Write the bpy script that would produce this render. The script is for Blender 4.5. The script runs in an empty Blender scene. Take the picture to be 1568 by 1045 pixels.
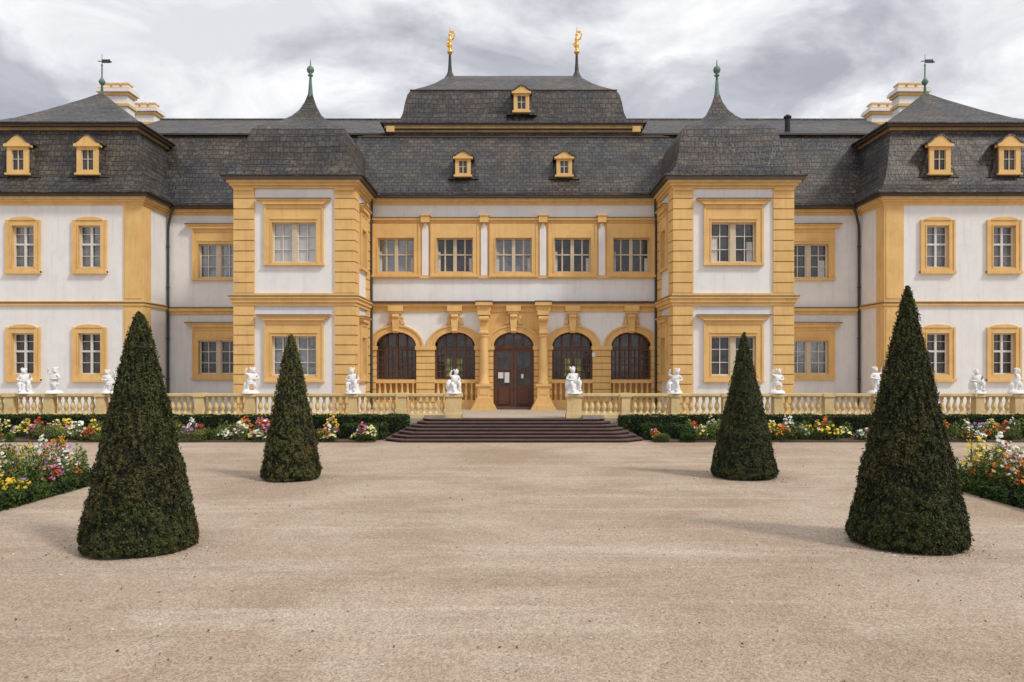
import bpy, math, random
import numpy as np
from mathutils import Vector, noise
random.seed(7); rng=np.random.default_rng(7)
scene=bpy.context.scene
R=math.radians

# ------------------------------------------------------------------ materials
MATS={}
def newmat(name):
    m=bpy.data.materials.new(name); m.use_nodes=True
    nt=m.node_tree; b=nt.nodes['Principled BSDF']
    MATS[name]=m
    return m,nt,b
def N(nt,t,**k):
    n=nt.nodes.new(t)
    for a,v in k.items():
        if a.startswith('i_'): n.inputs[a[2:].replace('_',' ')].default_value=v
        else: setattr(n,a,v)
    return n
def mixcol(nt,fac,a,b,mode='MIX'):
    n=nt.nodes.new('ShaderNodeMix'); n.data_type='RGBA'; n.blend_type=mode
    for idx,v in ((0,fac),(6,a),(7,b)):
        if hasattr(v,'links'): nt.links.new(v,n.inputs[idx])
        else: n.inputs[idx].default_value=v if idx==0 else (v[0],v[1],v[2],1)
    return n.outputs[2]
def ramp(nt,src,p0,p1,c0=(0,0,0,1),c1=(1,1,1,1)):
    n=nt.nodes.new('ShaderNodeValToRGB'); nt.links.new(src,n.inputs[0])
    n.color_ramp.elements[0].position=p0; n.color_ramp.elements[1].position=p1
    n.color_ramp.elements[0].color=c0; n.color_ramp.elements[1].color=c1
    return n.outputs[0]
def stone(name,c,c2,rough=.85,sc=1.2,fine=18,bump=.15,streak=True,metal=0,amt=1.0):
    m,nt,b=newmat(name)
    tc=N(nt,'ShaderNodeTexCoord')
    n1=N(nt,'ShaderNodeTexNoise',i_Scale=sc,i_Detail=7,i_Roughness=.7)
    nt.links.new(tc.outputs['Object'],n1.inputs['Vector'])
    f=ramp(nt,n1.outputs['Fac'],.42,.70)
    mm=N(nt,'ShaderNodeMath',operation='MULTIPLY'); nt.links.new(f,mm.inputs[0]); mm.inputs[1].default_value=amt
    col=mixcol(nt,mm.outputs[0],c,c2)
    if streak:
        mp=N(nt,'ShaderNodeMapping'); mp.inputs['Scale'].default_value=(3.2,3.2,.3)
        nt.links.new(tc.outputs['Object'],mp.inputs[0])
        n2=N(nt,'ShaderNodeTexNoise',i_Scale=1.5,i_Detail=6,i_Roughness=.65)
        nt.links.new(mp.outputs[0],n2.inputs['Vector'])
        f2=ramp(nt,n2.outputs['Fac'],.5,.78,(0,0,0,1),(.5*amt,.5*amt,.5*amt,1))
        col=mixcol(nt,f2,col,[x*.70 for x in c2])
    nt.links.new(col,b.inputs['Base Color'])
    b.inputs['Roughness'].default_value=rough; b.inputs['Metallic'].default_value=metal
    n3=N(nt,'ShaderNodeTexNoise',i_Scale=fine,i_Detail=4)
    nt.links.new(tc.outputs['Object'],n3.inputs['Vector'])
    bp=N(nt,'ShaderNodeBump',i_Strength=bump,i_Distance=.02)
    nt.links.new(n3.outputs['Fac'],bp.inputs['Height']); nt.links.new(bp.outputs[0],b.inputs['Normal'])
    return m
stone('plaster_white',(.83,.825,.82),(.74,.735,.73),amt=.75)
stone('sandstone_yellow',(.79,.515,.205),(.67,.42,.155))
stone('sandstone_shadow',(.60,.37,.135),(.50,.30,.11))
stone('cornice_weathered',(.40,.27,.12),(.24,.17,.09),sc=2.5)
stone('balustrade_stone',(.78,.60,.30),(.62,.46,.22),sc=2.5,bump=.3)
stone('statue_white',(.86,.86,.86),(.72,.72,.71),sc=6,bump=.2)
stone('eave_brown',(.09,.055,.035),(.06,.04,.03),rough=.6)
stone('copper_green',(.13,.24,.17),(.07,.13,.10),rough=.6,sc=4)
stone('pipe_dark',(.035,.04,.035),(.06,.045,.035),rough=.5)
stone('wood_brown',(.12,.045,.022),(.075,.03,.017),rough=.5,sc=5)
stone('wood_white',(.74,.72,.68),(.64,.62,.58),rough=.6,sc=5)
stone('wood_cream',(.62,.53,.38),(.55,.45,.32),rough=.6,sc=5)
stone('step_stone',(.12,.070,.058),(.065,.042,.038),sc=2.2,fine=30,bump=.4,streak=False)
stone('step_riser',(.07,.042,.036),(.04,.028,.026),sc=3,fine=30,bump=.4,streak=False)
stone('rough_block',(.36,.31,.26),(.22,.2,.17),sc=3,fine=20,bump=.5)
stone('paper_white',(.75,.75,.76),(.7,.7,.7),streak=False)
stone('curtain_white',(.62,.62,.62),(.42,.43,.44),sc=4)
stone('terrace_gravel',(.48,.40,.31),(.38,.32,.25),sc=2,streak=False)
stone('soil',(.10,.065,.04),(.06,.04,.028),sc=5,streak=False)
stone('bark',(.10,.07,.05),(.06,.045,.03),sc=5)
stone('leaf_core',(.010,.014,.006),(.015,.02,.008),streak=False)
stone('chimney_black',(.03,.03,.03),(.02,.02,.02))
stone('petal_yellow',(.85,.50,.03),(.8,.42,.02),streak=False)
stone('stem_green',(.05,.10,.02),(.04,.08,.02),streak=False)
m,nt,b=newmat('gold'); b.inputs['Base Color'].default_value=(.85,.5,.12,1); b.inputs['Metallic'].default_value=.8; b.inputs['Roughness'].default_value=.35

# slate
m,nt,b=newmat('slate')
uv=N(nt,'ShaderNodeTexCoord')
nw=N(nt,'ShaderNodeTexNoise',i_Scale=.8,i_Detail=3); nt.links.new(uv.outputs['Object'],nw.inputs['Vector'])
sb=N(nt,'ShaderNodeVectorMath',operation='SUBTRACT'); nt.links.new(nw.outputs['Color'],sb.inputs[0]); sb.inputs[1].default_value=(.5,.5,.5)
sc_=N(nt,'ShaderNodeVectorMath',operation='SCALE'); nt.links.new(sb.outputs[0],sc_.inputs[0]); sc_.inputs['Scale'].default_value=.22
av=N(nt,'ShaderNodeVectorMath',operation='ADD'); nt.links.new(uv.outputs['UV'],av.inputs[0]); nt.links.new(sc_.outputs[0],av.inputs[1])
br=N(nt,'ShaderNodeTexBrick'); nt.links.new(av.outputs[0],br.inputs['Vector'])
br.inputs['Scale'].default_value=1; br.inputs['Brick Width'].default_value=.30; br.inputs['Row Height'].default_value=.24
br.inputs['Mortar Size'].default_value=.022; br.inputs['Mortar Smooth'].default_value=.4
br.inputs['Color1'].default_value=(.070,.069,.071,1); br.inputs['Color2'].default_value=(.036,.036,.039,1); br.inputs['Mortar'].default_value=(.014,.014,.015,1)
n1=N(nt,'ShaderNodeTexNoise',i_Scale=.38,i_Detail=9,i_Roughness=.75); nt.links.new(uv.outputs['Object'],n1.inputs['Vector'])
f=ramp(nt,n1.outputs['Fac'],.44,.58)
col=mixcol(nt,f,br.outputs['Color'],(1.75,1.42,1.02),'MULTIPLY')
n4=N(nt,'ShaderNodeTexNoise',i_Scale=1.5,i_Detail=9,i_Roughness=.78); nt.links.new(uv.outputs['Object'],n4.inputs['Vector'])
col=mixcol(nt,ramp(nt,n4.outputs['Fac'],.53,.68,(0,0,0,1),(.62,.62,.62,1)),col,(.135,.125,.10))
n5=N(nt,'ShaderNodeTexNoise',i_Scale=.9,i_Detail=6,i_Roughness=.7); nt.links.new(av.outputs[0],n5.inputs['Vector'])
col=mixcol(nt,1.0,col,ramp(nt,n5.outputs['Fac'],.36,.62,(.62,.62,.66,1),(1.18,1.16,1.12,1)),'MULTIPLY')
n2=N(nt,'ShaderNodeTexNoise',i_Scale=9,i_Detail=3); nt.links.new(uv.outputs['Object'],n2.inputs['Vector'])
f2=ramp(nt,n2.outputs['Fac'],.3,.75,(.55,.55,.55,1),(1.5,1.5,1.48,1))
col=mixcol(nt,1.0,col,f2,'MULTIPLY')
nt.links.new(col,b.inputs['Base Color'])
nt.links.new(ramp(nt,n4.outputs['Fac'],.35,.65,(.40,.40,.40,1),(.70,.70,.70,1)),b.inputs['Roughness'])
b.inputs['Specular IOR Level'].default_value=.42
sep=N(nt,'ShaderNodeSeparateXYZ'); nt.links.new(av.outputs[0],sep.inputs[0])
dv=N(nt,'ShaderNodeMath',operation='DIVIDE'); nt.links.new(sep.outputs['Y'],dv.inputs[0]); dv.inputs[1].default_value=.24
fr=N(nt,'ShaderNodeMath',operation='FRACT'); nt.links.new(dv.outputs[0],fr.inputs[0])
iv=N(nt,'ShaderNodeMath',operation='SUBTRACT'); iv.inputs[0].default_value=1; nt.links.new(fr.outputs[0],iv.inputs[1])
ih=N(nt,'ShaderNodeMath',operation='MULTIPLY_ADD'); nt.links.new(n2.outputs['Fac'],ih.inputs[0]); ih.inputs[1].default_value=.9; nt.links.new(iv.outputs[0],ih.inputs[2])
bp=N(nt,'ShaderNodeBump',i_Strength=1.0,i_Distance=.04); nt.links.new(ih.outputs[0],bp.inputs['Height']); nt.links.new(bp.outputs[0],b.inputs['Normal'])

def glass(name,c,c2,g=.14,sc=.9):
    m,nt,b=newmat(name)
    tc=N(nt,'ShaderNodeTexCoord')
    n1=N(nt,'ShaderNodeTexNoise',i_Scale=sc,i_Detail=4); nt.links.new(tc.outputs['Object'],n1.inputs['Vector'])
    col=mixcol(nt,ramp(nt,n1.outputs['Fac'],.4,.62),c,c2)
    nt.links.new(col,b.inputs['Base Color']); b.inputs['Roughness'].default_value=.25
    gl=N(nt,'ShaderNodeBsdfGlossy'); gl.inputs['Roughness'].default_value=.02
    n2=N(nt,'ShaderNodeTexNoise',i_Scale=2.2,i_Detail=1); nt.links.new(tc.outputs['Object'],n2.inputs['Vector'])
    bp=N(nt,'ShaderNodeBump',i_Strength=.12,i_Distance=.05); nt.links.new(n2.outputs['Fac'],bp.inputs['Height']); nt.links.new(bp.outputs[0],gl.inputs['Normal'])
    mx=N(nt,'ShaderNodeMixShader'); mx.inputs[0].default_value=g
    nt.links.new(b.outputs[0],mx.inputs[1]); nt.links.new(gl.outputs[0],mx.inputs[2])
    nt.links.new(mx.outputs[0],nt.nodes['Material Output'].inputs['Surface'])
glass('glass_dark',(.012,.013,.014),(.05,.048,.044),.05,1.3)
glass('glass_mid',(.06,.07,.08),(.16,.17,.18),.16,1.3)
glass('glass_pale',(.42,.43,.43),(.55,.55,.54),.15)
glass('glass_garden',(.42,.50,.06),(.12,.17,.03),.04,sc=5)

m,nt,b=newmat('foliage')
at=N(nt,'ShaderNodeAttribute',attribute_name='Col'); nt.links.new(at.outputs['Color'],b.inputs['Base Color'])
b.inputs['Roughness'].default_value=.7
b.inputs['Specular IOR Level'].default_value=.2

# gravel
m,nt,b=newmat('gravel')
tc=N(nt,'ShaderNodeTexCoord')
def nz(scale,det=5,rough=.6,src=None,dist=0):
    n=N(nt,'ShaderNodeTexNoise',i_Scale=scale,i_Detail=det,i_Roughness=rough,i_Distortion=dist); nt.links.new(src or tc.outputs['Object'],n.inputs['Vector']); return n.outputs['Fac']
def stretched(sx_,sy_,rot):
    mp=N(nt,'ShaderNodeMapping'); mp.inputs['Scale'].default_value=(sx_,sy_,1); mp.inputs['Rotation'].default_value=(0,0,rot); nt.links.new(tc.outputs['Object'],mp.inputs[0]); return mp.outputs[0]
col=mixcol(nt,ramp(nt,nz(.24,8,.68,dist=.6),.38,.62),(.365,.275,.198),(.475,.385,.295))
col=mixcol(nt,ramp(nt,nz(.9,7,.72,stretched(.16,1.3,.1),.8),.52,.68,(0,0,0,1),(.62,.62,.62,1)),col,(.57,.485,.39))
col=mixcol(nt,ramp(nt,nz(1.2,7,.75,stretched(.22,1.2,-.45),.5),.54,.68,(0,0,0,1),(.5,.5,.5,1)),col,(.30,.222,.155))
col=mixcol(nt,ramp(nt,nz(1.5,7,.78,stretched(1.3,.3,.25),.4),.56,.70,(0,0,0,1),(.38,.38,.38,1)),col,(.53,.45,.36))
col=mixcol(nt,ramp(nt,nz(3.2,8,.8),.54,.72,(0,0,0,1),(.35,.35,.35,1)),col,(.27,.20,.145))
vo=N(nt,'ShaderNodeTexVoronoi',i_Scale=52); nt.links.new(tc.outputs['Object'],vo.inputs['Vector'])
bw=N(nt,'ShaderNodeRGBToBW'); nt.links.new(vo.outputs['Color'],bw.inputs[0])
col=mixcol(nt,1.0,col,ramp(nt,bw.outputs[0],.1,.9,(.68,.67,.66,1),(1.29,1.29,1.30,1)),'MULTIPLY')
col=mixcol(nt,1.0,col,ramp(nt,nz(16,8,.85),.3,.7,(.82,.81,.80,1),(1.15,1.15,1.15,1)),'MULTIPLY')
nt.links.new(col,b.inputs['Base Color']); b.inputs['Roughness'].default_value=.95; b.inputs['Specular IOR Level'].default_value=.15
bp=N(nt,'ShaderNodeBump',i_Strength=.5,i_Distance=.014); nt.links.new(vo.outputs['Distance'],bp.inputs['Height'])
bp2=N(nt,'ShaderNodeBump',i_Strength=.45,i_Distance=.05); nt.links.new(nz(3.5,8,.72),bp2.inputs['Height']); nt.links.new(bp.outputs[0],bp2.inputs['Normal'])
nt.links.new(bp2.outputs[0],b.inputs['Normal'])

# ------------------------------------------------------------------ builder
PARENT=None; PARTS={}
def empty(name):
    e=bpy.data.objects.new(name,None); scene.collection.objects.link(e); return e
class Bld:
    def __init__(s,name,mat,parent): s.n=name; s.m=mat; s.p=parent; s.v=[]; s.f=[]; s.smooth=False
    def poly(s,pts):
        i=len(s.v); s.v.extend([tuple(p) for p in pts]); s.f.append(list(range(i,i+len(pts))))
    def hexa(s,a,b):
        i=len(s.v); s.v.extend([tuple(p) for p in a]+[tuple(p) for p in b])
        for f in ((0,1,2,3),(4,5,6,7),(0,1,5,4),(1,2,6,5),(2,3,7,6),(3,0,4,7)): s.f.append([i+k for k in f])
    def box(s,x0,x1,y0,y1,z0,z1):
        s.hexa([(x0,y0,z0),(x1,y0,z0),(x1,y1,z0),(x0,y1,z0)],[(x0,y0,z1),(x1,y0,z1),(x1,y1,z1),(x0,y1,z1)])
    def lathe(s,prof,c,n=10,axis='z'):
        i=len(s.v)
        for (r,z) in prof:
            for k in range(n):
                a=2*math.pi*k/n
                if axis=='z': s.v.append((c[0]+r*math.cos(a),c[1]+r*math.sin(a),c[2]+z))
                elif axis=='x': s.v.append((c[0]+z,c[1]+r*math.cos(a),c[2]+r*math.sin(a)))
                else: s.v.append((c[0]+r*math.cos(a),c[1]+z,c[2]+r*math.sin(a)))
        for j in range(len(prof)-1):
            for k in range(n):
                s.f.append([i+j*n+k,i+j*n+(k+1)%n,i+(j+1)*n+(k+1)%n,i+(j+1)*n+k])
        s.f.append([i+k for k in range(n)]); s.f.append([i+(len(prof)-1)*n+k for k in range(n)])
    def tube(s,pts,r,n=8):
        for a,b in zip(pts[:-1],pts[1:]):
            a=Vector(a);b=Vector(b);d=(b-a).normalized();u=d.orthogonal().normalized();w=d.cross(u)
            i=len(s.v)
            for p in (a-d*r*.3,b+d*r*.3):
                for k in range(n):
                    t=2*math.pi*k/n; s.v.append(tuple(p+u*r*math.cos(t)+w*r*math.sin(t)))
            for k in range(n): s.f.append([i+k,i+(k+1)%n,i+n+(k+1)%n,i+n+k])
    def rings(s,cx,cy,rs):
        i=len(s.v)
        for hx,hy,z in rs: s.v.extend([(cx-hx,cy-hy,z),(cx+hx,cy-hy,z),(cx+hx,cy+hy,z),(cx-hx,cy+hy,z)])
        for j in range(len(rs)-1):
            for k in range(4): s.f.append([i+4*j+k,i+4*j+(k+1)%4,i+4*j+4+(k+1)%4,i+4*j+4+k])
        j=4*(len(rs)-1); s.f.append([i+j,i+j+1,i+j+2,i+j+3]); s.f.append([i,i+1,i+2,i+3])
def P(name,mat,parent=None):
    parent=parent or PARENT
    k=(name,mat,parent.name)
    if k not in PARTS: PARTS[k]=Bld(name,mat,parent)
    return PARTS[k]
def build_mesh(name,v,f,mat,smooth=False):
    me=bpy.data.meshes.new(name); me.from_pydata(v,[],f); me.materials.append(MATS[mat])
    uvl=me.uv_layers.new(name='UVMap')
    for p in me.polygons:
        n=p.normal
        if abs(n.z)>.999: u=Vector((1,0,0)); w=Vector((0,1,0))
        else:
            u=Vector((0,0,1)).cross(n).normalized(); w=n.cross(u)
            if w.z<0: w=-w
        for li,vi in zip(p.loop_indices,p.vertices):
            c=Vector(v[vi]); uvl.data[li].uv=(c.dot(u),c.dot(w))
    if smooth: me.polygons.foreach_set('use_smooth',[True]*len(me.polygons))
    return me
def flush():
    for k,bd in PARTS.items():
        me=build_mesh(bd.n,bd.v,bd.f,bd.m,bd.smooth)
        o=bpy.data.objects.new(bd.n,me); scene.collection.objects.link(o); o.parent=bd.p
    PARTS.clear()

class Fr:
    def __init__(s,fn): s.fn=fn
    def box(s,bd,u0,u1,z0,z1,d0,d1):
        g=s.fn
        bd.hexa([g(u0,d0,z0),g(u1,d0,z0),g(u1,d1,z0),g(u0,d1,z0)],[g(u0,d0,z1),g(u1,d0,z1),g(u1,d1,z1),g(u0,d1,z1)])
    def quad(s,bd,u0,u1,z0,z1,d=0):
        g=s.fn; bd.poly([g(u0,d,z0),g(u1,d,z0),g(u1,d,z1),g(u0,d,z1)])
    def trap(s,bd,u0,u1,t0,t1,z0,z1,d0,d1):
        g=s.fn
        bd.hexa([g(u0,d0,z0),g(u1,d0,z0),g(u1,d1,z0),g(u0,d1,z0)],[g(t0,d0,z1),g(t1,d0,z1),g(t1,d1,z1),g(t0,d1,z1)])
def wall(fr,bd,u0,u1,z0,z1,holes,d=0):
    holes=sorted(holes); u=u0
    for uc,hw,za,zb,rise in holes:
        fr.quad(bd,u,uc-hw,z0,z1,d)
        if za>z0: fr.quad(bd,uc-hw,uc+hw,z0,za,d)
        if rise==0: fr.quad(bd,uc-hw,uc+hw,zb,z1,d)
        else:
            n=20
            for i in range(n):
                a=-1+2*i/n; b_=-1+2*(i+1)/n
                fa=zb+rise*math.sqrt(max(0,1-a*a)); fb=zb+rise*math.sqrt(max(0,1-b_*b_))
                g=fr.fn; bd.poly([g(uc+a*hw,d,fa),g(uc+b_*hw,d,fb),g(uc+b_*hw,d,z1),g(uc+a*hw,d,z1)])
        u=uc+hw
    fr.quad(bd,u,u1,z0,z1,d)
def archring(fr,bd,uc,zs,ai,ri,ao,ro,d0,d1,n=18):
    g=fr.fn
    for i in range(n):
        t0=math.pi*i/n; t1=math.pi*(i+1)/n
        q=[]
        for t in (t0,t1):
            q.append(((uc+ai*math.cos(t),zs+ri*math.sin(t)),(uc+ao*math.cos(t),zs+ro*math.sin(t))))
        (i0,o0),(i1,o1)=q
        bd.hexa([g(i0[0],d0,i0[1]),g(o0[0],d0,o0[1]),g(o1[0],d0,o1[1]),g(i1[0],d0,i1[1])],
                [g(i0[0],d1,i0[1]),g(o0[0],d1,o0[1]),g(o1[0],d1,o1[1]),g(i1[0],d1,i1[1])])
def quoins(fr,u0,u1,z0,z1,proud=.08,h=.42):
    fr.box(P('quoin_backing','sandstone_shadow'),u0+.03,u1-.03,z0,z1,-proud*.35,.1)
    n=max(1,round((z1-z0)/h)); s=(z1-z0)/n
    for i in range(n):
        a,b_=z0+i*s+.022,z0+(i+1)*s-.022
        fr.box(P('quoin_blocks','sandstone_yellow'),u0,u1,a,b_,-proud,.09)

def casement(fr,uc,z0,z1,w,gm,kind,wood='wood_white'):
    gl=P('window_glass_'+gm,gm); wd=P('window_frames_'+wood,wood)
    fr.quad(gl,uc-w/2-.03,uc+w/2+.03,z0-.03,z1+.03,.22)
    a=uc-w/2; b_=uc+w/2
    T=.055
    fr.box(wd,a-.02,a+T,z0,z1,.13,.20); fr.box(wd,b_-T,b_+.02,z0,z1,.13,.20)
    fr.box(wd,a+T,b_-T,z0-.02,z0+T,.131,.2); fr.box(wd,a+T,b_-T,z1-T,z1+.02,.131,.2)
    if kind=='double':
        cm=.11
        fr.box(P('window_mullions','wood_cream'),uc-cm,uc+cm,z0,z1,.06,.2)
        for s0,s1 in ((a,uc-cm),(uc+cm,b_)):
            m_=(s0+s1)/2
            fr.box(wd,m_-.018,m_+.018,z0,z1,.15,.2)
            fr.box(wd,s0,s0+.04,z0,z1,.14,.2); fr.box(wd,s1-.04,s1,z0,z1,.14,.2)
            for k in (1,2): 
                z=z0+(z1-z0)*k/3; fr.box(wd,s0,s1,z-.016,z+.016,.155,.2)
    elif kind=='quad':
        cm=.08
        fr.box(wd,uc-cm,uc+cm,z0,z1,.08,.2)
        for s0,s1 in ((a,uc-cm),(uc+cm,b_)):
            m_=(s0+s1)/2
            fr.box(wd,m_-.035,m_+.035,z0,z1,.14,.2)
        z=z0+(z1-z0)*.52; fr.box(wd,a,b_,z-.03,z+.03,.12,.2)
    else:
        fr.box(wd,uc-.05,uc+.05,z0,z1,.12,.2)
        z=z0+(z1-z0)*.56; fr.box(wd,a,b_,z-.045,z+.045,.125,.2)
        for k in (.28,.8):
            z=z0+(z1-z0)*k; fr.box(wd,a,b_,z-.014,z+.014,.15,.2)
def surround(fr,uc,z0,z1,w,ow,zb,zt,proud=.09,m='sandstone_yellow'):
    bd=P('window_surrounds',m); a=w/2
    fr.box(bd,uc-ow/2,uc-a,zb,zt,-proud,.25); fr.box(bd,uc+a,uc+ow/2,zb,zt,-proud,.25)
    fr.box(bd,uc-a,uc+a,zb,z0,-proud+.002,.25); fr.box(bd,uc-a,uc+a,z1,zt,-proud+.002,.25)
    e=.07
    fr.box(bd,uc-ow/2-.015,uc-ow/2+e,zb-.01,zt,-proud-.03,-proud+.01); fr.box(bd,uc+ow/2-e,uc+ow/2+.015,zb-.01,zt,-proud-.03,-proud+.01)
    fr.box(bd,uc-a-.05,uc-a+.0,z0,z1+.05,-proud-.025,-proud+.01); fr.box(bd,uc+a,uc+a+.05,z0,z1+.05,-proud-.025,-proud+.01)
    fr.box(bd,uc-ow/2-.04,uc+ow/2+.04,zb-.05,zb+.04,-proud-.06,.1)
def hood(fr,uc,hw,z,h):
    bd=P('window_hoods','sandstone_yellow')
    fr.box(bd,uc-hw+.34,uc+hw-.34,z,z+h*.4,-.12,.1)
    fr.trap(bd,uc-hw+.30,uc+hw-.30,uc-hw+.06,uc+hw-.06,z+h*.4,z+h*.82,-.21,.1)
    fr.box(bd,uc-hw,uc+hw,z+h*.82,z+h*.93,-.27,.1)
    fr.box(P('lead_flashings','eave_brown'),uc-hw-.01,uc+hw+.01,z+h*.93,z+h*.93+.03,-.29,.1)
def bigwindow(fr,uc,lower,gm,w=1.86,kind='double'):
    if lower: z0,z1,zb,zt,zh=2.28,3.93,2.05,4.42,4.42
    else: z0,z1,zb,zt,zh=7.02,8.68,6.93,9.26,9.26
    casement(fr,uc,z0,z1,w,gm,kind); surround(fr,uc,z0,z1,w,2.46,zb,zt); hood(fr,uc,1.55,zh,.40)
    fr.box(P('window_surrounds','sandstone_yellow'),uc-1.0,uc+1.0,z1+.12,z1+.19,-.125,0)
    return (uc,w/2+.15,z0-.08,z1+.15,0)

# ------------------------------------------------------------------ PALACE
PAL=empty('baroque_palace'); PARENT=PAL
TZ=.68; ZS=5.5; ZE=10.5
W=P('plaster_walls','plaster_white'); Y=P('stone_bands','sandstone_yellow'); SL=P('slate_roof','slate'); EV=P('eaves','eave_brown')

def dormer(cx,y,z0,w,h,deep,wings=True):
    f=Fr(lambda u,d,z:(cx+u,y+d,z))
    D=P('dormer_fronts','sandstone_yellow'); g=P('dormer_glass','glass_dark'); wd=P('dormer_window_frames','wood_cream'); sl=P('dormer_roofs','slate')
    hw=w/2; gh=h*.62; gw=hw*.56; zb=z0+h*.1
    f.box(D,-hw,-gw,z0,z0+h*.72,0,.2); f.box(D,gw,hw,z0,z0+h*.72,0,.2)
    f.box(D,-gw,gw,z0,zb,.002,.2); f.box(D,-gw,gw,z0+gh,z0+h*.72,.002,.2)
    f.quad(g,-gw,gw,zb,z0+gh,.12)
    f.box(wd,-.02,.02,zb,z0+gh,.06,.11); zz=zb+(z0+gh-zb)*.55; f.box(wd,-gw,gw,zz-.016,zz+.016,.062,.11)
    f.box(wd,-gw,-gw+.03,zb,z0+gh,.06,.11); f.box(wd,gw-.03,gw,zb,z0+gh,.06,.11)
    f.box(D,-hw-.07,hw+.07,z0-.06,z0+.03,-.06,.2)
    f.box(D,-hw-.1,hw+.1,z0+h*.70,z0+h*.77,-.1,.2)
    n=10; pk=h*.24
    for i in range(n):
        a=-1+2*i/n; c=-1+2*(i+1)/n
        za=z0+h*.77+pk*(math.cos(a*math.pi)*.5+.5)*.9+.02; zc=z0+h*.77+pk*(math.cos(c*math.pi)*.5+.5)*.9+.02
        e=hw+.1
        D.hexa([(cx+a*e,y-.06,z0+h*.76),(cx+c*e,y-.06,z0+h*.76),(cx+c*e,y+.2,z0+h*.76),(cx+a*e,y+.2,z0+h*.76)],
               [(cx+a*e,y-.06,za),(cx+c*e,y-.06,zc),(cx+c*e,y+.2,zc),(cx+a*e,y+.2,za)])
        e2=e+.05
        sl.hexa([(cx+a*e2,y-.1,za+.0),(cx+c*e2,y-.1,zc+.0),(cx+c*e2,y+deep,zc+.0),(cx+a*e2,y+deep,za+.0)],
                [(cx+a*e2,y-.1,za+.06),(cx+c*e2,y-.1,zc+.06),(cx+c*e2,y+deep,zc+.06),(cx+a*e2,y+deep,za+.06)])
    sl.box(cx-hw+.02,cx+hw-.02,y+.19,y+deep,z0-.1,z0+h*.76)
    if wings:
      for q in (-1,1):
        prev=None
        for i in range(9):
            t=i/8; uu=hw+ w*.5*t; zz=z0+h*.68-(h*.76)*(1-(1-t)**2.0)
            if prev:
                pu,pz=prev
                sl.hexa([(cx+q*pu,y+.10,z0-.14),(cx+q*uu,y+.10,z0-.14),(cx+q*uu,y+deep*.6,z0-.14),(cx+q*pu,y+deep*.6,z0-.14)],
                        [(cx+q*pu,y+.10,pz),(cx+q*uu,y+.10,zz),(cx+q*uu,y+deep*.6,zz+.15),(cx+q*pu,y+deep*.6,pz+.15)])
            prev=(uu,zz)

C=Fr(lambda u,d,z:(u,36.3+d,z))
WX=6.74
bays=[-5.44,-2.72,0,2.72,5.44]
C.quad(W,-WX,WX,ZS,6.8); C.quad(W,-WX,WX,9.5,ZE)
Yw=P('window_zone_wall','sandstone_yellow')
wall(C,Yw,-WX,WX,6.8,9.5,[(u,.95,6.95,8.7,0) for u in bays],-.03)
C.box(Y,-WX,WX,6.72,6.84,-.12,.1); C.box(Y,-WX,WX,9.42,9.52,-.17,.1); C.box(Y,-WX,WX,9.30,9.42,-.07,.1)
C.box(P('lead_flashings','eave_brown'),-WX,WX,9.52,9.545,-.2,.1)
for u in (-1.36,1.36,-4.08,4.08):
    wp=P('pilaster_strips','plaster_white')
    C.box(wp,u-.15,u+.15,6.86,8.95,-.075,.05); C.trap(wp,u-.15,u+.15,u-.05,u+.05,8.95,9.28,-.074,.05)
    C.box(Y,u-.2,u+.2,9.30,9.6,-.23,.1); C.box(Y,u-.24,u+.24,9.6,9.66,-.27,.1)
gms=['glass_mid','glass_dark','glass_mid','glass_dark','glass_dark']
for u,gm in zip(bays,gms):
    casement(C,u,7.02,8.6,1.68,gm,'quad','wood_cream'); surround(C,u,7.02,8.6,1.68,2.2,6.84,9.25,.11)
    for q,hh in ((-1,8.0),(1,7.7)):
        C.quad(P('curtains','curtain_white'),u+q*.74-.09,u+q*.74+.06,7.05,hh,.212)
C.box(Y,-WX,WX,10.14,10.26,-.1,.1); C.box(P('cornice_cream','balustrade_stone'),-WX,WX,10.26,10.4,-.22,.1); C.box(EV,-WX,WX,10.4,10.5,-.45,.1)
C.box(EV,-WX,WX,5.56,5.66,-.26,.1); C.box(Y,-WX,WX,5.42,5.56,-.18,.1); C.box(Y,-WX,WX,5.18,5.42,-.06,.1)
Wa=P('arcade_spandrels','plaster_white')
wall(C,Wa,-WX,-1.36,3.6,5.2,[(-5.44,1.1,3.6,3.6,.8),(-2.72,1.1,3.6,3.6,.8)])
wall(C,Wa,1.36,WX,3.6,5.2,[(5.44,1.1,3.6,3.6,.8),(2.72,1.1,3.6,3.6,.8)])
wall(C,Yw,-1.36,1.36,3.6,5.2,[(0,1.1,3.6,3.6,.8)],-.01)
def pier(a,b_):
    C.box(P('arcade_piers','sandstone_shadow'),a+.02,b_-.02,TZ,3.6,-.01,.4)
    n=9; z0=TZ; s=(3.42-z0)/n
    for i in range(n): C.box(P('arcade_pier_blocks','sandstone_yellow'),a,b_,z0+i*s+.018,z0+(i+1)*s-.018,-.07,.38)
    C.box(Y,a-.05,b_+.05,3.42,3.6,-.13,.39)
for u in (-4.08,-1.36,1.36,4.08): pier(u-.42,u+.42)
pier(-WX,-6.38); pier(6.38,WX)
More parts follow.
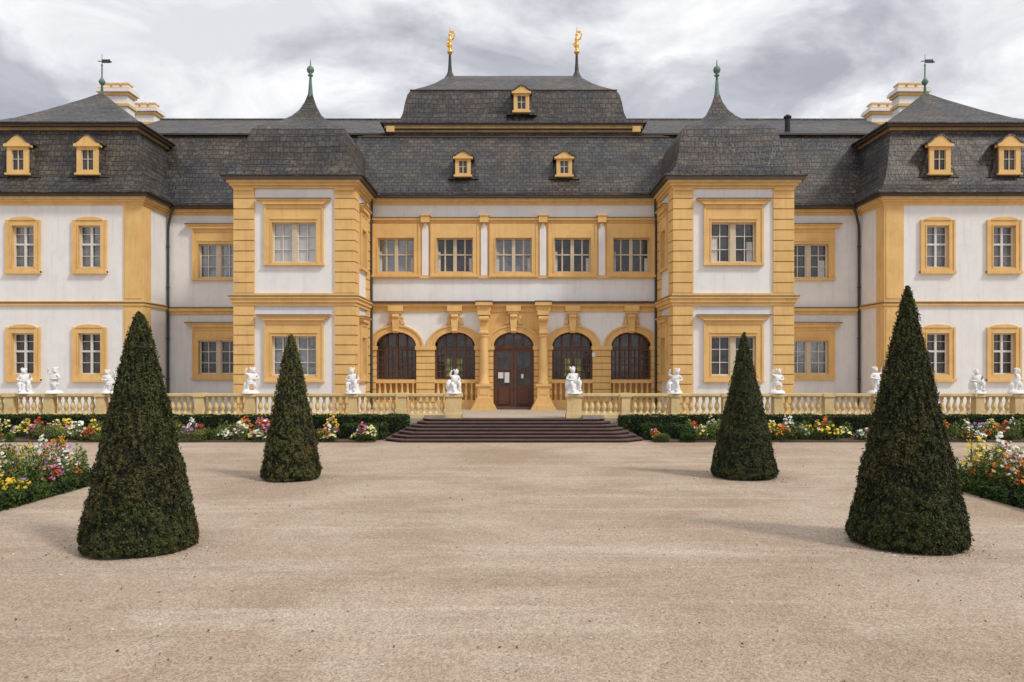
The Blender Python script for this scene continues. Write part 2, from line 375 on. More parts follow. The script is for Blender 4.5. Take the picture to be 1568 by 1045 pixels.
for u in bays:
    Ar=P('archivolts','sandstone_yellow')
    archring(C,Ar,u,3.6,.94,.66,1.27,.97,-.07,.38); archring(C,Ar,u,3.6,1.2,.91,1.28,.985,-.12,.1)
    archring(C,Ar,u,3.6,.93,.65,1.0,.72,-.11,.1)
    K=P('keystones','sandstone_yellow')
    C.trap(K,u-.11,u+.11,u-.18,u+.18,4.2,4.9,-.24,.1)
    K.lathe([(.07,-.17),(.09,-.12),(.09,.12),(.07,.17)],(u,36.07,4.97),10,'x')
    K.lathe([(.055,-.12),(.06,.12)],(u,36.05,4.3),8,'x')
    C.box(K,u-.26,u+.26,5.08,5.2,-.24,.1); C.box(K,u-.34,u+.34,5.2,5.46,-.30,.1)
    for q in (-1,1): 
        K.lathe([(.02,-.03),(.085,0),(.085,.06),(.03,.12)],(u+q*.28,36.22,4.9),10,'y')
        C.trap(K,u+q*.22,u+q*.42,u+q*.18,u+q*.28,4.62,4.87,-.08,.05)
    wd=P('arcade_window_frames','wood_brown')
    C.quad(P('arcade_glass','glass_dark'),u-1.05,u+1.05,TZ,4.4,.36)
    if u!=0:
        archring(C,wd,u,3.6,.84,.57,.96,.68,.24,.34)
        for x in (-.9,-.46,0,.46,.9):
            t=x/.94; top=3.6+.64*math.sqrt(max(0,1-t*t)); w_=.06 if x==0 or abs(x)==.9 else .04
            C.box(wd,u+x-w_,u+x+w_,2.05,top,.24,.34)
        for k,z in enumerate((2.1,2.42,2.74,3.06,3.45,3.56)): C.box(wd,u-.92,u+.92,z-.02-(.03 if k in(0,4) else 0),z+.02,.26,.34)
        for x in (-.68,-.23,.23,.68): C.box(wd,u+x-.014,u+x+.014,2.05,3.5,.27,.34)
        C.box(Y,u-.94,u+.94,1.88,2.05,-.02,.35); C.box(Y,u-.94,u+.94,TZ,1.1,0.0,.35)
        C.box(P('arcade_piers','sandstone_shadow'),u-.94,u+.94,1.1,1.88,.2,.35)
        for i in range(7):
            x=u-.78+i*.26
            P('parapet_balusters','sandstone_yellow').lathe([(.06,0),(.06,.08),(.04,.14),(.085,.3),(.05,.5),(.04,.62),(.06,.7),(.06,.78)],(x,36.36,1.1),8)
        if abs(u)<3:
            gg=P('garden_seen_through_hall','glass_garden')
            for a in ((-.30,.18) if u<0 else (-.18,.30)): C.quad(gg,u+a-.14,u+a+.14,2.2,3.05,.352)
    else:
        archring(C,wd,u,3.6,.84,.57,.96,.68,.2,.34)
        for x in (-.45,0,.45): C.box(wd,x-.03,x+.03,3.6,4.15 if x else 4.24,.24,.34)
        C.box(wd,-.93,.93,3.48,3.64,.16,.34)
        D=P('entrance_door','wood_brown')
        for q in (-1,1):
            a,b_=(0.015,.9) if q>0 else (-.9,-.015)
            C.box(D,a,a+.13,TZ+.02,3.48,.2,.34); C.box(D,b_-.13,b_,TZ+.02,3.48,.2,.34)
            C.box(D,a+.13,b_-.13,TZ+.02,1.75,.24,.34); C.box(D,a+.2,b_-.2,.9,1.6,.2,.3)
            C.box(D,a+.13,b_-.13,3.35,3.48,.21,.34); C.box(D,a+.13,b_-.13,2.5,2.56,.22,.34); C.box(D,(a+b_)/2-.02,(a+b_)/2+.02,1.75,3.4,.23,.34)
        C.quad(P('door_notices','paper_white'),-.72,-.48,2.1,2.38,.215); C.quad(P('door_notices','paper_white'),-.42,-.2,1.9,2.38,.214)
        C.quad(P('door_notices','paper_white'),.35,.46,2.1,2.3,.215)
        D.lathe([(.03,-.08),(.03,.0)],(.07,36.48,1.7),8,'y')
C.box(P('door_step','step_stone'),-.95,.95,TZ,TZ+.1,-.4,.4)
C.quad(P('door_notices','paper_white'),3.62,3.78,3.1,3.3,-.13)
for u in (-1.36,1.36):
    K=P('portal_columns','sandstone_yellow')
    C.trap(K,u-.60,u+.60,u-.46,u+.46,TZ,TZ+.22,-.95,.1); C.trap(K,u-.46,u+.46,u-.30,u+.30,TZ+.22,TZ+.55,-.86,.1)
    C.box(K,u-.28,u+.28,TZ+.55,1.75,-.66,.1); C.box(K,u-.34,u+.34,1.75,1.85,-.72,.1)
    C.box(K,u-.19,u+.19,TZ+.7,1.62,-.685,-.6)
    K2=P('portal_column_shafts','sandstone_yellow'); K2.smooth=True
    K2.lathe([(.25,0),(.27,.04),(.25,.09),(.21,.13),(.205,.6),(.20,1.4),(.18,2.1),(.18,2.14),(.22,2.18),(.23,2.24)],(u,35.98,1.85),20)
    K.lathe([(.10,-.2),(.11,-.14),(.11,.14),(.10,.2)],(u,35.86,4.2),12,'x')
    C.trap(K,u-.16,u+.16,u-.21,u+.21,4.09,4.95,-.45,.1)
    K.lathe([(.12,-.22),(.13,.22)],(u,35.78,4.85),12,'x')
    C.box(K,u-.28,u+.28,5.0,5.2,-.62,.1); C.box(K,u-.32,u+.32,5.2,5.44,-.58,.1); C.box(K,u-.38,u+.38,5.44,5.60,-.72,.1)
    C.box(EV,u-.40,u+.40,5.60,5.65,-.74,.1)

def extrude_roof(bd,x0,x1,prof):
    for (y0,z0),(y1,z1) in zip(prof[:-1],prof[1:]): bd.poly([(x0,y0,z0),(x1,y0,z0),(x1,y1,z1),(x0,y1,z1)])
extrude_roof(SL,-7.6,7.6,[(36.2,10.5),(35.82,10.5),(35.82,10.6),(36.05,10.72),(36.35,10.98),(36.75,11.5),(37.25,12.3),(37.75,13.1),(38.3,13.85),(39.3,14.2),(40.3,14.55)])
P('roof_break_roll','eave_brown').box(-7.6,7.6,38.24,38.34,13.83,13.9)
mainp=[(38.4,10.5),(38.15,10.5),(38.15,10.6),(38.4,10.75),(38.7,11.1),(39.0,11.7),(39.35,12.6),(39.75,13.6),(40.1,14.5)]
extrude_roof(SL,-20,20,mainp); extrude_roof(SL,-20,20,[(39.98,14.5),(39.98,14.56),(44.5,16.65),(49,14.56),(50.8,10.6)])
P('roof_break_roll','eave_brown').box(-20,20,39.94,40.02,14.46,14.53)
P('ridge_caps','slate').box(-20,20,44.4,44.6,16.62,16.7)
for s in (-1,1): dormer(s*2.36,36.5,11.55,.72,1.1,1.8)
SL.box(-6.2,6.2,39.05,50,13.8,14.3)
CW=P('attic_cornice','cornice_weathered')
CW.box(-6.25,6.25,38.98,50,14.3,14.42); EV.box(-6.3,6.3,38.94,50.05,14.42,14.46)
CW.box(-6.4,6.4,38.85,50.15,14.46,14.62); EV.box(-6.48,6.48,38.8,50.2,14.62,14.70)
for s in (-1,1):
    P('attic_consoles','sandstone_yellow').box(s*6.1-.2,s*6.1+.2,38.8,39.2,14.28,14.56)
SL.rings(0,44.5,[(6.6,5.75,14.70),(6.6,5.75,14.78),(6.15,5.35,14.86),(5.75,5.0,15.06),(5.6,4.8,15.5),(5.5,4.7,16.1),(5.4,4.6,16.5),(5.25,4.45,16.75),(4.95,4.1,16.98),(4.6,3.5,17.3),(4.2,2.7,17.75),(3.85,1.6,18.4),(3.6,.12,19.1)])
P('attic_roof_roll','eave_brown').box(-5.3,5.3,40.0,40.08,16.74,16.79)
dormer(.40,39.3,15.45,.78,1.25,2.2)
for s in (-1,1):
    F=P('ridge_finials','pipe_dark'); F.lathe([(.42,-.25),(.2,.1),(.12,.3),(.085,.8),(.07,1.25),(.03,1.3)],(s*3.6,44.5,19.1),12)
    G=P('gilded_finials','gold'); G.smooth=True; gx=s*3.6
    G.lathe([(.03,0),(.14,.06),(.17,.16),(.12,.26),(.04,.30)],(gx,44.5,20.35),12)
    G.lathe([(.05,.3),(.13,.42),(.12,.6),(.09,.72),(.13,.84),(.10,.98),(.04,1.02),(.085,1.08),(.09,1.16),(.03,1.25)],(gx,44.5,20.35),12)
    G.tube([(gx,44.5,21.35),(gx,44.5,21.9)],.02)
    G.tube([(gx-.02,44.5,21.12),(gx+.2,44.45,21.25),(gx+.28,44.45,21.5)],.04)
    G.tube([(gx,44.5,21.1),(gx-.2,44.45,20.95),(gx-.12,44.4,20.8)],.04)
    G.box(gx+.02,gx+.3,44.45,44.48,21.55,21.68)

for s in (-1,1):
    T=Fr(lambda u,d,z:(s*u,32.8+d,z)); Ti=Fr(lambda u,d,z:(s*(6.7+d),u,z)); To=Fr(lambda u,d,z:(s*(11.66-d),u,z))
    gu='glass_pale' if s<0 else 'glass_dark'; gl_='glass_mid' if s<0 else 'glass_dark'
    hU=bigwindow(T,9.18,False,gu); hL=bigwindow(T,9.18,True,gl_)
    if s>0: T.quad(P('curtains','curtain_white'),9.18-.88,9.18-.6,7.05,8.1,.212); T.quad(P('curtains','curtain_white'),9.18+.62,9.18+.86,7.05,7.9,.212)
    wall(T,W,6.7,11.66,TZ-.1,ZS,[hL]); wall(T,W,6.7,11.66,ZS,ZE,[hU])
    for a,b_ in ((6.7,7.5),(10.84,11.66)):
        quoins(T,a-.05 if a<7 else a,b_ if a<7 else b_+.05,TZ,5.2); quoins(T,a-.05 if a<7 else a,b_ if a<7 else b_+.05,5.72,10.12)
    for FF in (Ti,To):
        yb=36.3 if FF is Ti else 38.6
        hs=[(34.65,.55,2.2,4.0,0)] ; hs2=[(34.65,.55,6.9,8.8,0)]
        wall(FF,W,32.8,40,TZ-.1,ZS,hs); wall(FF,W,32.8,40,ZS,ZE,hs2)
        for z0,z1,zb,zt in ((2.28,3.93,2.05,4.42),(7.02,8.68,6.93,9.26)):
            casement(FF,34.65,z0,z1,.95,'glass_dark','single'); surround(FF,34.65,z0,z1,.95,1.5,zb,zt); hood(FF,34.65,1.0,zt,.42)
        for z0,z1 in ((TZ,5.2),(5.72,10.12)):
            quoins(FF,32.85,33.6,z0,z1); quoins(FF,yb-.85,yb,z0,z1)
    def slab(bd,o,z0,z1,back=38.5): 
        x0,x1=sorted((s*(6.7-o),s*(11.66+o))); bd.box(x0,x1,32.8-o,back,z0,z1)
    slab(Y,.1,5.2,5.34); slab(Y,.16,5.34,5.5); slab(Y,.22,5.5,5.58); slab(EV,.24,5.58,5.61); slab(Y,.1,5.61,5.72)
    slab(Y,.1,10.1,10.2); slab(Y,.18,10.2,10.32); slab(P('cornice_cream','balustrade_stone'),.28,10.32,10.42); slab(EV,.42,10.42,10.55)
    for a in (6.66,10.86): T.box(Y,a,a+.82,10.0,10.12,-.14,.05)
    SL.rings(s*9.18,35.4,[(2.98,3.05,10.55),(2.98,3.05,10.62),(2.78,2.85,10.68),(2.55,2.6,10.84),(2.36,2.42,11.1),(2.24,2.3,11.5),(2.17,2.22,12.0),(2.08,2.12,12.5),(1.98,2.0,12.8),(1.78,1.8,13.0),(1.42,1.42,13.2),(1.02,1.02,13.45),(.66,.66,13.78),(.40,.40,14.12),(.22,.22,14.5),(.1,.1,14.9)])
    Fn=P('copper_finials','copper_green'); Fn.smooth=True
    Fn.lathe([(.22,-.4),(.14,0),(.10,.35),(.07,.75),(.05,1.0),(.12,1.03),(.12,1.07),(.04,1.1),(.14,1.2),(.17,1.3),(.13,1.42),(.04,1.48),(.02,1.7),(.005,1.78)],(s*9.18,35.4,14.75),12)
    Wg=Fr(lambda u,d,z:(s*u,38.6+d,z))
    h1=bigwindow(Wg,14.55,False,'glass_mid' if s<0 else 'glass_dark'); h2=bigwindow(Wg,14.55,True,'glass_dark' if s<0 else 'glass_mid')
    if s>0: Wg.quad(P('curtains','curtain_white'),15.1,15.4,7.05,7.9,.212)
    wall(Wg,W,11.5,17.2,TZ-.1,ZS,[h2]); wall(Wg,W,11.5,17.2,ZS,ZE,[h1])
    x0,x1=sorted((s*11.5,s*17.2))
    for o,z0,z1 in ((.1,5.22,5.36),(.18,5.36,5.52)): Y.box(x0,x1,38.6-o,38.9,z0+.003,z1+.003)
    EV.box(x0,x1,38.38,38.9,5.525,5.56)
    for o,z0,z1 in ((.08,10.1,10.22),(.2,10.22,10.36)): Y.box(x0,x1,38.6-o,38.9,z0+.003,z1+.003)
    EV.box(x0,x1,38.22,38.9,10.37,10.5)
    Pv=Fr(lambda u,d,z:(s*u,36.0+d,z)); Pi=Fr(lambda u,d,z:(s*(17.05+d),u,z))
    us=(19.45,22.5)
    for lo in (0,1):
        z0,z1,zb,zt=((7.2,9.12,7.0,9.38),(2.3,4.18,2.05,4.45))[lo]
        for u in us:
            gm=('glass_mid','glass_dark')[lo]
            casement(Pv,u,z0,z1,1.02,gm,'single'); surround(Pv,u,z0,z1,1.02,1.56,zb,zt,.08)
            bd=P('window_surrounds','sandstone_yellow'); archring(Pv,bd,u,zt-.02,.01,.0,.62,.16,-.12,.05,10)
            Pv.box(bd,u-.82,u+.82,zb-.1,zb+.02,-.16,.1)
        wall(Pv,W,17.05,24.85,(ZS,TZ-.1)[lo],(ZE,ZS)[lo],[(u,.65,z0-.08,z1+.1,0) for u in us])
    wall(Pi,W,36,40,TZ-.1,ZE,[]); 
    x0,x1=sorted((s*24.85,s*24.6)); W.box(x0,x1,36.02,43.8,TZ-.1,ZE)
    for z0,z1 in ((TZ,5.45),(5.62,10.08)):
        Pv.box(Y,17.0,17.9,z0,z1,-.05,.1); Pv.box(Y,24.0,24.9,z0,z1,-.05,.1); Pi.box(Y,36.0,36.75,z0,z1,-.048,.1)
        Pv.box(Y,17.08,17.82,z0+.15,z1-.15,-.075,.1)
    def slabp(bd,o,z0,z1):
        x0,x1=sorted((s*(17.05-o),s*(24.85+o))); bd.box(x0,x1,36-o,43.8+o,z0,z1)
    slabp(Y,.10,5.45,5.56); slabp(EV,.13,5.56,5.6); slabp(Y,.08,5.6,5.66)
    slabp(Y,.09,10.08,10.2); slabp(Y,.17,10.2,10.3); slabp(P('cornice_cream','balustrade_stone'),.26,10.3,10.42); slabp(EV,.40,10.42,10.55)
    cx=s*20.95
    SL.rings(cx,39.9,[(4.4,4.4,10.55),(4.4,4.4,10.65),(4.2,4.2,10.75),(4.0,4.0,11.0),(3.82,3.82,11.4),(3.66,3.66,12.0),(3.52,3.52,12.8),(3.38,3.38,13.65)])
    P('pavilion_upper_cornice','cornice_weathered').box(cx-3.46,cx+3.46,36.44,43.36,13.65,13.78); EV.box(cx-3.66,cx+3.66,36.24,43.56,13.78,13.9)
    SL.rings(cx,39.9,[(3.75,3.75,13.9),(3.75,3.75,13.96),(3.4,3.4,14.08),(2.7,2.7,14.48),(1.9,1.9,15.05),(1.2,1.2,15.6),(.6,.6,16.08),(.12,.12,16.5)])
    for u in us: dormer(s*(u+ (.1 if u<20 else .25)),35.92,11.5,.98,1.75,2.0)
    Fn.lathe([(.16,-.35),(.08,0),(.05,.5),(.1,.55),(.17,.68),(.1,.82),(.04,.9),(.03,1.5),(.06,1.55),(.02,1.6),(.015,2.1)],(cx,39.9,16.45),12)
    V=P('weather_vanes','pipe_dark')
    V.box(cx,cx+.42,39.88,39.91,18.1,18.28); V.box(cx+.36,cx+.5,39.88,39.91,18.12,18.18); V.box(cx-.2,cx,39.88,39.91,18.17,18.21)
    for cy in (42.6,45.8):
        c=s*21.5
        P('chimneys','plaster_white').box(c-.72,c+.72,cy-.4,cy+.4,13.5,17.35)
        P('chimney_caps','sandstone_yellow').box(c-.8,c+.8,cy-.48,cy+.48,16.65,16.8)
        P('chimney_caps','sandstone_yellow').box(c-.82,c+.82,cy-.5,cy+.5,17.25,17.4)
        P('chimneys','plaster_white').box(c-.92,c+.92,cy-.6,cy+.6,17.4,17.56)
        P('chimney_caps','sandstone_yellow').box(c-.86,c+.86,cy-.54,cy+.54,17.56,17.64)
        for q in (-.5,0,.5): P('chimneys','plaster_white').box(c+q-.17,c+q+.17,cy-.25,cy+.25,17.64,17.9); P('chimney_caps','sandstone_yellow').box(c+q-.21,c+q+.21,cy-.3,cy+.3,17.9,17.97)
    DP=P('downpipes','pipe_dark')
    DP.tube([(s*6.5,35.9,10.45),(s*6.5,35.95,10.2),(s*6.53,36.1,9.75),(s*6.56,36.18,9.4),(s*6.56,36.18,.7)],.055)
    DP.tube([(s*16.6,38.25,10.42),(s*16.75,38.3,10.1),(s*16.92,38.42,9.6),(s*16.95,38.45,9.2),(s*16.95,38.45,.7)],.065)
    for z in (2,4,6.5,8.5): DP.lathe([(.09,0),(.09,.06)],(s*16.95,38.45,z),8)
SG=P('snow_hooks','pipe_dark')
for i in range(40):
    x=-7+i*14/39; SG.box(x-.02,x+.02,36.05,36.12,10.72,10.86)
for i in range(42):
    x=-6.4+i*12.8/41; SG.box(x-.02,x+.02,38.9,38.95,14.8,14.93)
for s in (-1,1):
    for i in range(16):
        x=s*9.18-2.7+i*.36; SG.box(x-.02,x+.02,32.42,32.47,10.62,10.76)
P('black_flue','chimney_black').lathe([(.14,0),(.14,.8),(.2,.82),(.2,.9),(.05,1.0)],(14.2,40.6,14.7),12)
W.box(-20,20,50.2,50.6,TZ-.1,10.6)
flush()

# ------------------------------------------------------------------ ground
def single(name,mat,fn,smooth=False):
    b_=Bld(name,mat,None); fn(b_); me=build_mesh(name,b_.v,b_.f,mat,smooth); o=bpy.data.objects.new(name,me); scene.collection.objects.link(o); return o
single('gravel_ground','gravel',lambda b:b.poly([(-700,-300,0),(700,-300,0),(700,900,0),(-700,900,0)]))
single('terrace','terrace_gravel',lambda b:b.box(-60,60,30.05,75,-.2,TZ))
ST=empty('stone_staircase'); PARENT=ST
n=7
for i in range(n):
    z1=TZ*(n-i)/n; z0=z1-TZ/n
    hw=3.45+.19*i; yf=29.65-.37*i
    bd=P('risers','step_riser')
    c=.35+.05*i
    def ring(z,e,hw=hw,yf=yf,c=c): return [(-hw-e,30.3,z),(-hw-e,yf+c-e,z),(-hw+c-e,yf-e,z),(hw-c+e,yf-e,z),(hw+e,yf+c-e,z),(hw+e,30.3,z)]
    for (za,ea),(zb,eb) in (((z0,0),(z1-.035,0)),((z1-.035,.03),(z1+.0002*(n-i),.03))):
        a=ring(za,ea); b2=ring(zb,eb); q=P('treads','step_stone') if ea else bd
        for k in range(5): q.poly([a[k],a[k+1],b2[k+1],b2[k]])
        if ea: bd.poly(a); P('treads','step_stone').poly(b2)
for s in (-1,1):
    x0,x1=sorted((s*2.62,s*3.4)); P('cheek_blocks','rough_block').box(x0,x1,29.75,30.04,TZ,TZ+.13)
flush()

def balustrade(s):
    global PARENT
    PARENT=empty('stone_balustrade'); y=30.25
    bd=P('rail_and_piers','balustrade_stone'); bl=P('balusters','balustrade_stone'); bl.smooth=True
    xs=[2.32,4.3,6.2,8.2,10.15,12.1,14.0,15.9,17.9,19.4,21.4,23.4,25.4]
    a,b_=s*2.0,s*25.7; x0,x1=sorted((a,b_))
    bd.box(x0,x1,y-.17,y+.17,TZ,TZ+.13); bd.box(x0,x1,y-.13,y+.13,TZ+.13,TZ+.18)
    bd.box(x0,x1,y-.14,y+.14,1.48,1.53); bd.box(x0,x1,y-.18,y+.18,1.53,1.62)
    for i,x in enumerate(xs):
        c=s*x; h=.32 if i==0 else .2
        bd.box(c-h,c+h,y-.21,y+.21,TZ,TZ+.17); bd.box(c-h+.04,c+h-.04,y-.185,y+.185,TZ+.17,1.5); bd.box(c-h-.02,c+h+.02,y-.23,y+.23,1.5,1.635)
    for xa,xb in zip(xs[:-1],xs[1:]):
        a0=xa+.24+(.1 if xa<3 else 0); b0=xb-.24; k=max(2,round((b0-a0)/.235))
        for j in range(k):
            x=a0+(b0-a0)*(j+.5)/k
            bl.lathe([(.07,0),(.07,.05),(.045,.08),(.06,.12),(.095,.2),(.10,.26),(.07,.38),(.042,.48),(.055,.53),(.07,.56),(.07,.62)],(s*x,y,TZ+.18),9)
    flush()
balustrade(-1); balustrade(1)

# ------------------------------------------------------------------ putti statues
def putto(pose):
    J={}; E=[]
    def add(n,p,r,par=None):
        J[n]=(p,r); 
        if par: E.append((par,n))
    sit= pose in(1,3)
    hz=.30 if sit else .38
    lean={0:.03,1:-.03,2:-.05,3:.05}[pose]
    add('pel',(0,0,hz),.095); add('bel',(lean*.4,-.02,hz+.08),.10,'pel'); add('che',(lean,0,hz+.19),.098,'bel'); add('nec',(lean*1.2,0,hz+.27),.045,'che')
    add('he1',(lean*1.6,-.02,hz+.33),.076,'nec'); add('he2',(lean*1.8,-.02,hz+.40),.08,'he1'); add('he3',(lean*1.8,0,hz+.45),.05,'he2')
    for q,nm in ((-1,'L'),(1,'R')):
        add('hip'+nm,(q*.07,0,hz-.04),.078,'pel')
        if sit:
            add('kn'+nm,(q*.14,-.17,hz-.02+(.05 if q>0 else 0)),.058,'hip'+nm); add('an'+nm,(q*.11,-.19,.07),.038,'kn'+nm); add('ft'+nm,(q*.13,-.26,.04),.032,'an'+nm)
        else:
            add('kn'+nm,(q*.10,-.05*(1+q*.6),.22),.06,'hip'+nm); add('an'+nm,(q*.09+(.04 if q>0 else 0),.0,.07),.038,'kn'+nm); add('ft'+nm,(q*.11,-.08,.035),.032,'an'+nm)
        add('sh'+nm,(q*.12+lean,0,hz+.22),.05,'che')
        up={0:(1,0),1:(0,0),2:(0,1),3:(1,0)}[pose][0 if q<0 else 1]
        if up: add('el'+nm,(q*.23+lean,-.04,hz+.26),.04,'sh'+nm); add('ha'+nm,(q*.19+lean,-.08,hz+.40),.03,'el'+nm); add('fi'+nm,(q*.17+lean,-.09,hz+.45),.024,'ha'+nm)
        else: add('el'+nm,(q*.21+lean,.02,hz+.09),.04,'sh'+nm); add('ha'+nm,(q*.10,-.12,hz+.06),.03,'el'+nm); add('fi'+nm,(q*.05,-.14,hz+.07),.024,'ha'+nm)
    names=list(J); me=bpy.data.meshes.new('p'); me.from_pydata([J[n][0] for n in names],[(names.index(a),names.index(b)) for a,b in E],[])
    o=bpy.data.objects.new('p',me); scene.collection.objects.link(o)
    md=o.modifiers.new('Skin','SKIN'); md.use_smooth_shade=True
    for i,n in enumerate(names):
        me.skin_vertices[0].data[i].radius=(J[n][1],J[n][1])
    me.skin_vertices[0].data[0].use_root=True
    sb=o.modifiers.new('S','SUBSURF'); sb.levels=2; sb.render_levels=2
    dg=bpy.context.evaluated_depsgraph_get(); ev=o.evaluated_get(dg); m2=ev.to_mesh()
    v=[tuple(x.co) for x in m2.vertices]; f=[list(p.vertices) for p in m2.polygons]
    ev.to_mesh_clear(); bpy.data.objects.remove(o)
    B_=Bld('statue','statue_white',None); B_.v=v; B_.f=f
    B_.lathe([(.26,-.06),(.26,0),(.22,.02),(.2,.05)],(0,0,0),12)
    if sit:
        B_.lathe([(.17,0),(.19,.08),(.16,.16),(.15,.24),(.05,.27)],(0,.04,0),9)
        B_.lathe([(.06,.02),(.12,.1),(.14,.22),(.10,.34),(.03,.42)],(-.14,.06,0),8)
    else:
        B_.lathe([(.12,0),(.09,.1),(.10,.2),(.08,.3),(.03,.34)],(.12 if pose else -.12,.08,0),8)
        B_.lathe([(.13,.26),(.155,.32),(.13,.38),(.1,.42)],(0,.01,0),10)
    hx=lean*1.8
    for k in range(11):
        a=k*.57; B_.lathe([(.005,-.035),(.033,0),(.005,.035)],(hx+.068*math.cos(a),.01+.06*math.sin(a),hz+.43+.025*math.sin(3*a)),6)
    return B_
pm=[]
for k in range(4):
    b_=putto(k); pm.append(build_mesh('cherub',b_.v,b_.f,'statue_white',True))
sp=[(-18.85,1),(-17.75,0),(-15.6,2),(-10.15,0),(-6.2,1),(-2.32,3),(2.32,1),(6.2,3),(10.15,0),(14.0,2),(17.9,1),(19.4,0)]
for i,(x,k) in enumerate(sp):
    o=bpy.data.objects.new('cherub_statue',pm[k]); scene.collection.objects.link(o)
    o.location=(x,30.25,1.69); o.rotation_euler=(0,0,[.3,-.4,.1,.5,-.2,.6][i%6]); sc=1.0+.06*math.sin(i*2.3); o.scale=(sc*1.2,sc*1.2,sc*(1.06 if k in (0,2) else 1.18))

# ------------------------------------------------------------------ foliage
def cloud(name,Pp,size,col,parent=None,Nn=None,aspect=.55,flat=.0,vert=0):
    n=len(Pp); a=rng.normal(size=(n,3)); 
    if Nn is not None: a=a-(a*Nn).sum(1,keepdims=True)*Nn*flat
    a/=np.linalg.norm(a,axis=1,keepdims=True)+1e-9
    if vert: a=a*(1-vert)+np.array([[0,0,1.]])*vert*1.5; a/=np.linalg.norm(a,axis=1,keepdims=True)
    c=rng.normal(size=(n,3)); 
    if Nn is not None: c=c-(c*Nn).sum(1,keepdims=True)*Nn*flat
    b_=c-(c*a).sum(1,keepdims=True)*a; b_/=np.linalg.norm(b_,axis=1,keepdims=True)+1e-9
    s=np.asarray(size).reshape(-1,1)*np.ones((n,1))*.5
    a=a*s; b_=b_*s*aspect
    V=np.stack([Pp-a,Pp-b_*1.0,Pp+a,Pp+b_],1).reshape(-1,3)
    me=bpy.data.meshes.new(name); me.vertices.add(4*n); me.vertices.foreach_set('co',V.astype(np.float32).ravel())
    me.loops.add(4*n); me.loops.foreach_set('vertex_index',np.arange(4*n,dtype=np.int32))
    me.polygons.add(n); me.polygons.foreach_set('loop_start',np.arange(0,4*n,4,dtype=np.int32))
    try: me.polygons.foreach_set('loop_total',np.full(n,4,dtype=np.int32))
    except Exception: pass
    me.update(calc_edges=True)
    ca=me.color_attributes.new('Col','FLOAT_COLOR','POINT')
    cc=np.concatenate([np.repeat(col,4,axis=0),np.ones((4*n,1))],1).astype(np.float32); ca.data.foreach_set('color',cc.ravel())
    me.materials.append(MATS['foliage']); me.validate()
    o=bpy.data.objects.new(name,me); scene.collection.objects.link(o)
    if parent: o.parent=parent
    return o
def nval(Pp,sc,off=0): return np.array([noise.noise(Vector((p[0]*sc+off,p[1]*sc,p[2]*sc))) for p in Pp])

def topiary(x,y,r,h,pw,blunt,nl,seed,tint,rough=1.0):
    T=empty('topiary_cone_tree'); 
    def rad(t): return r*((1-t)**pw*(1-blunt)+blunt*np.sqrt(np.clip(1-t**6,0,1)))*np.where(t<.035,.93+2.0*t,1.0)
    b_=Bld('crown_core','leaf_core',T); prof=[(float(rad(np.array(t)))*.93,.05+t*(h-.08)) for t in np.linspace(0,.985,24)]
    b_.lathe(prof,(x,y,0),24); me=build_mesh('crown_core',b_.v,b_.f,'leaf_core',True); o=bpy.data.objects.new('crown_core',me); scene.collection.objects.link(o); o.parent=T
    b_=Bld('trunk','bark',T); b_.lathe([(.11,-.02),(.08,.15),(.07,h*.5),(.02,h*.9)],(x,y,0),8); me=build_mesh('trunk',b_.v,b_.f,'bark'); o=bpy.data.objects.new('trunk',me); scene.collection.objects.link(o); o.parent=T
    t=1-np.sqrt(rng.random(nl)); t=np.clip(t,0,.999)
    t=np.concatenate([t,rng.random(nl//10)*.12, rng.random(nl//9)*.25+.75])
    n=len(t); a=rng.random(n)*2*math.pi
    Q=np.stack([np.cos(a)*r,np.sin(a)*r,t*h],1)+seed*7.3
    n1=nval(Q,1.7); n2=nval(Q,5.0,9); n3=nval(Q,12.0,3)
    # sparse thin patches where the clipped surface opens
    hole=nval(Q,6.0,50); keep=~((hole>.34)&(rng.random(n)<.75)); 
    t,a,Q,n1,n2,n3=[v[keep] for v in (t,a,Q,n1,n2,n3)]; n=len(t)
    rr=rad(t)*(1+.04*n1*rough)+(.034*n2+.034*n3)*rough+rng.normal(size=n)*.012
    zj=.04+t*(h-.05)+rng.normal(size=n)*.01
    Pp=np.stack([x+rr*np.cos(a),y+rr*np.sin(a),zj],1)
    Nn=np.stack([np.cos(a),np.sin(a),np.full(n,.25)],1); Nn/=np.linalg.norm(Nn,axis=1,keepdims=True)
    g=np.clip(.45+n1*.5+n2*.7+n3*1.2+rng.normal(size=n)*.2,0,1)[:,None]
    dark=np.array([.011,.017,.006]); mid=np.array(tint); 
    col=dark*(1-g)+mid*g
    nb=nval(Q,1.3,30)
    br=(rng.random(n)<np.clip(.08+nb*.6,0.01,.55))[:,None]; col=np.where(br,np.array([.085,.058,.025])*(.5+.7*g),col)
    lf=(rng.random(n)<.04)[:,None]; col=np.where(lf,mid*1.6,col)
    cloud('crown_leaves',Pp,.030+rng.random(n)*.022,col,T,Nn,.5,.6)
    m=700; t=rng.random(m)**.8*.98; a=rng.random(m)*6.283; rr=rad(t)+.02+rng.random(m)*.035
    Pp=np.stack([x+rr*np.cos(a),y+rr*np.sin(a),.05+t*(h-.05)],1)
    cloud('sprigs',Pp,.07,np.tile(mid*1.1,(m,1)),T,aspect=.25,vert=.35)
topiary(-5.61,11.65,.825,3.49,1.02,.12,72000,1,(.060,.066,.021))
topiary(5.93,11.9,.855,3.90,.93,.0,72000,2,(.052,.060,.018))
topiary(-5.34,18.7,.70,3.44,.93,.09,40000,3,(.10,.10,.032),1.6)
topiary(5.55,19.0,.79,3.50,.92,.0,40000,4,(.055,.065,.02))

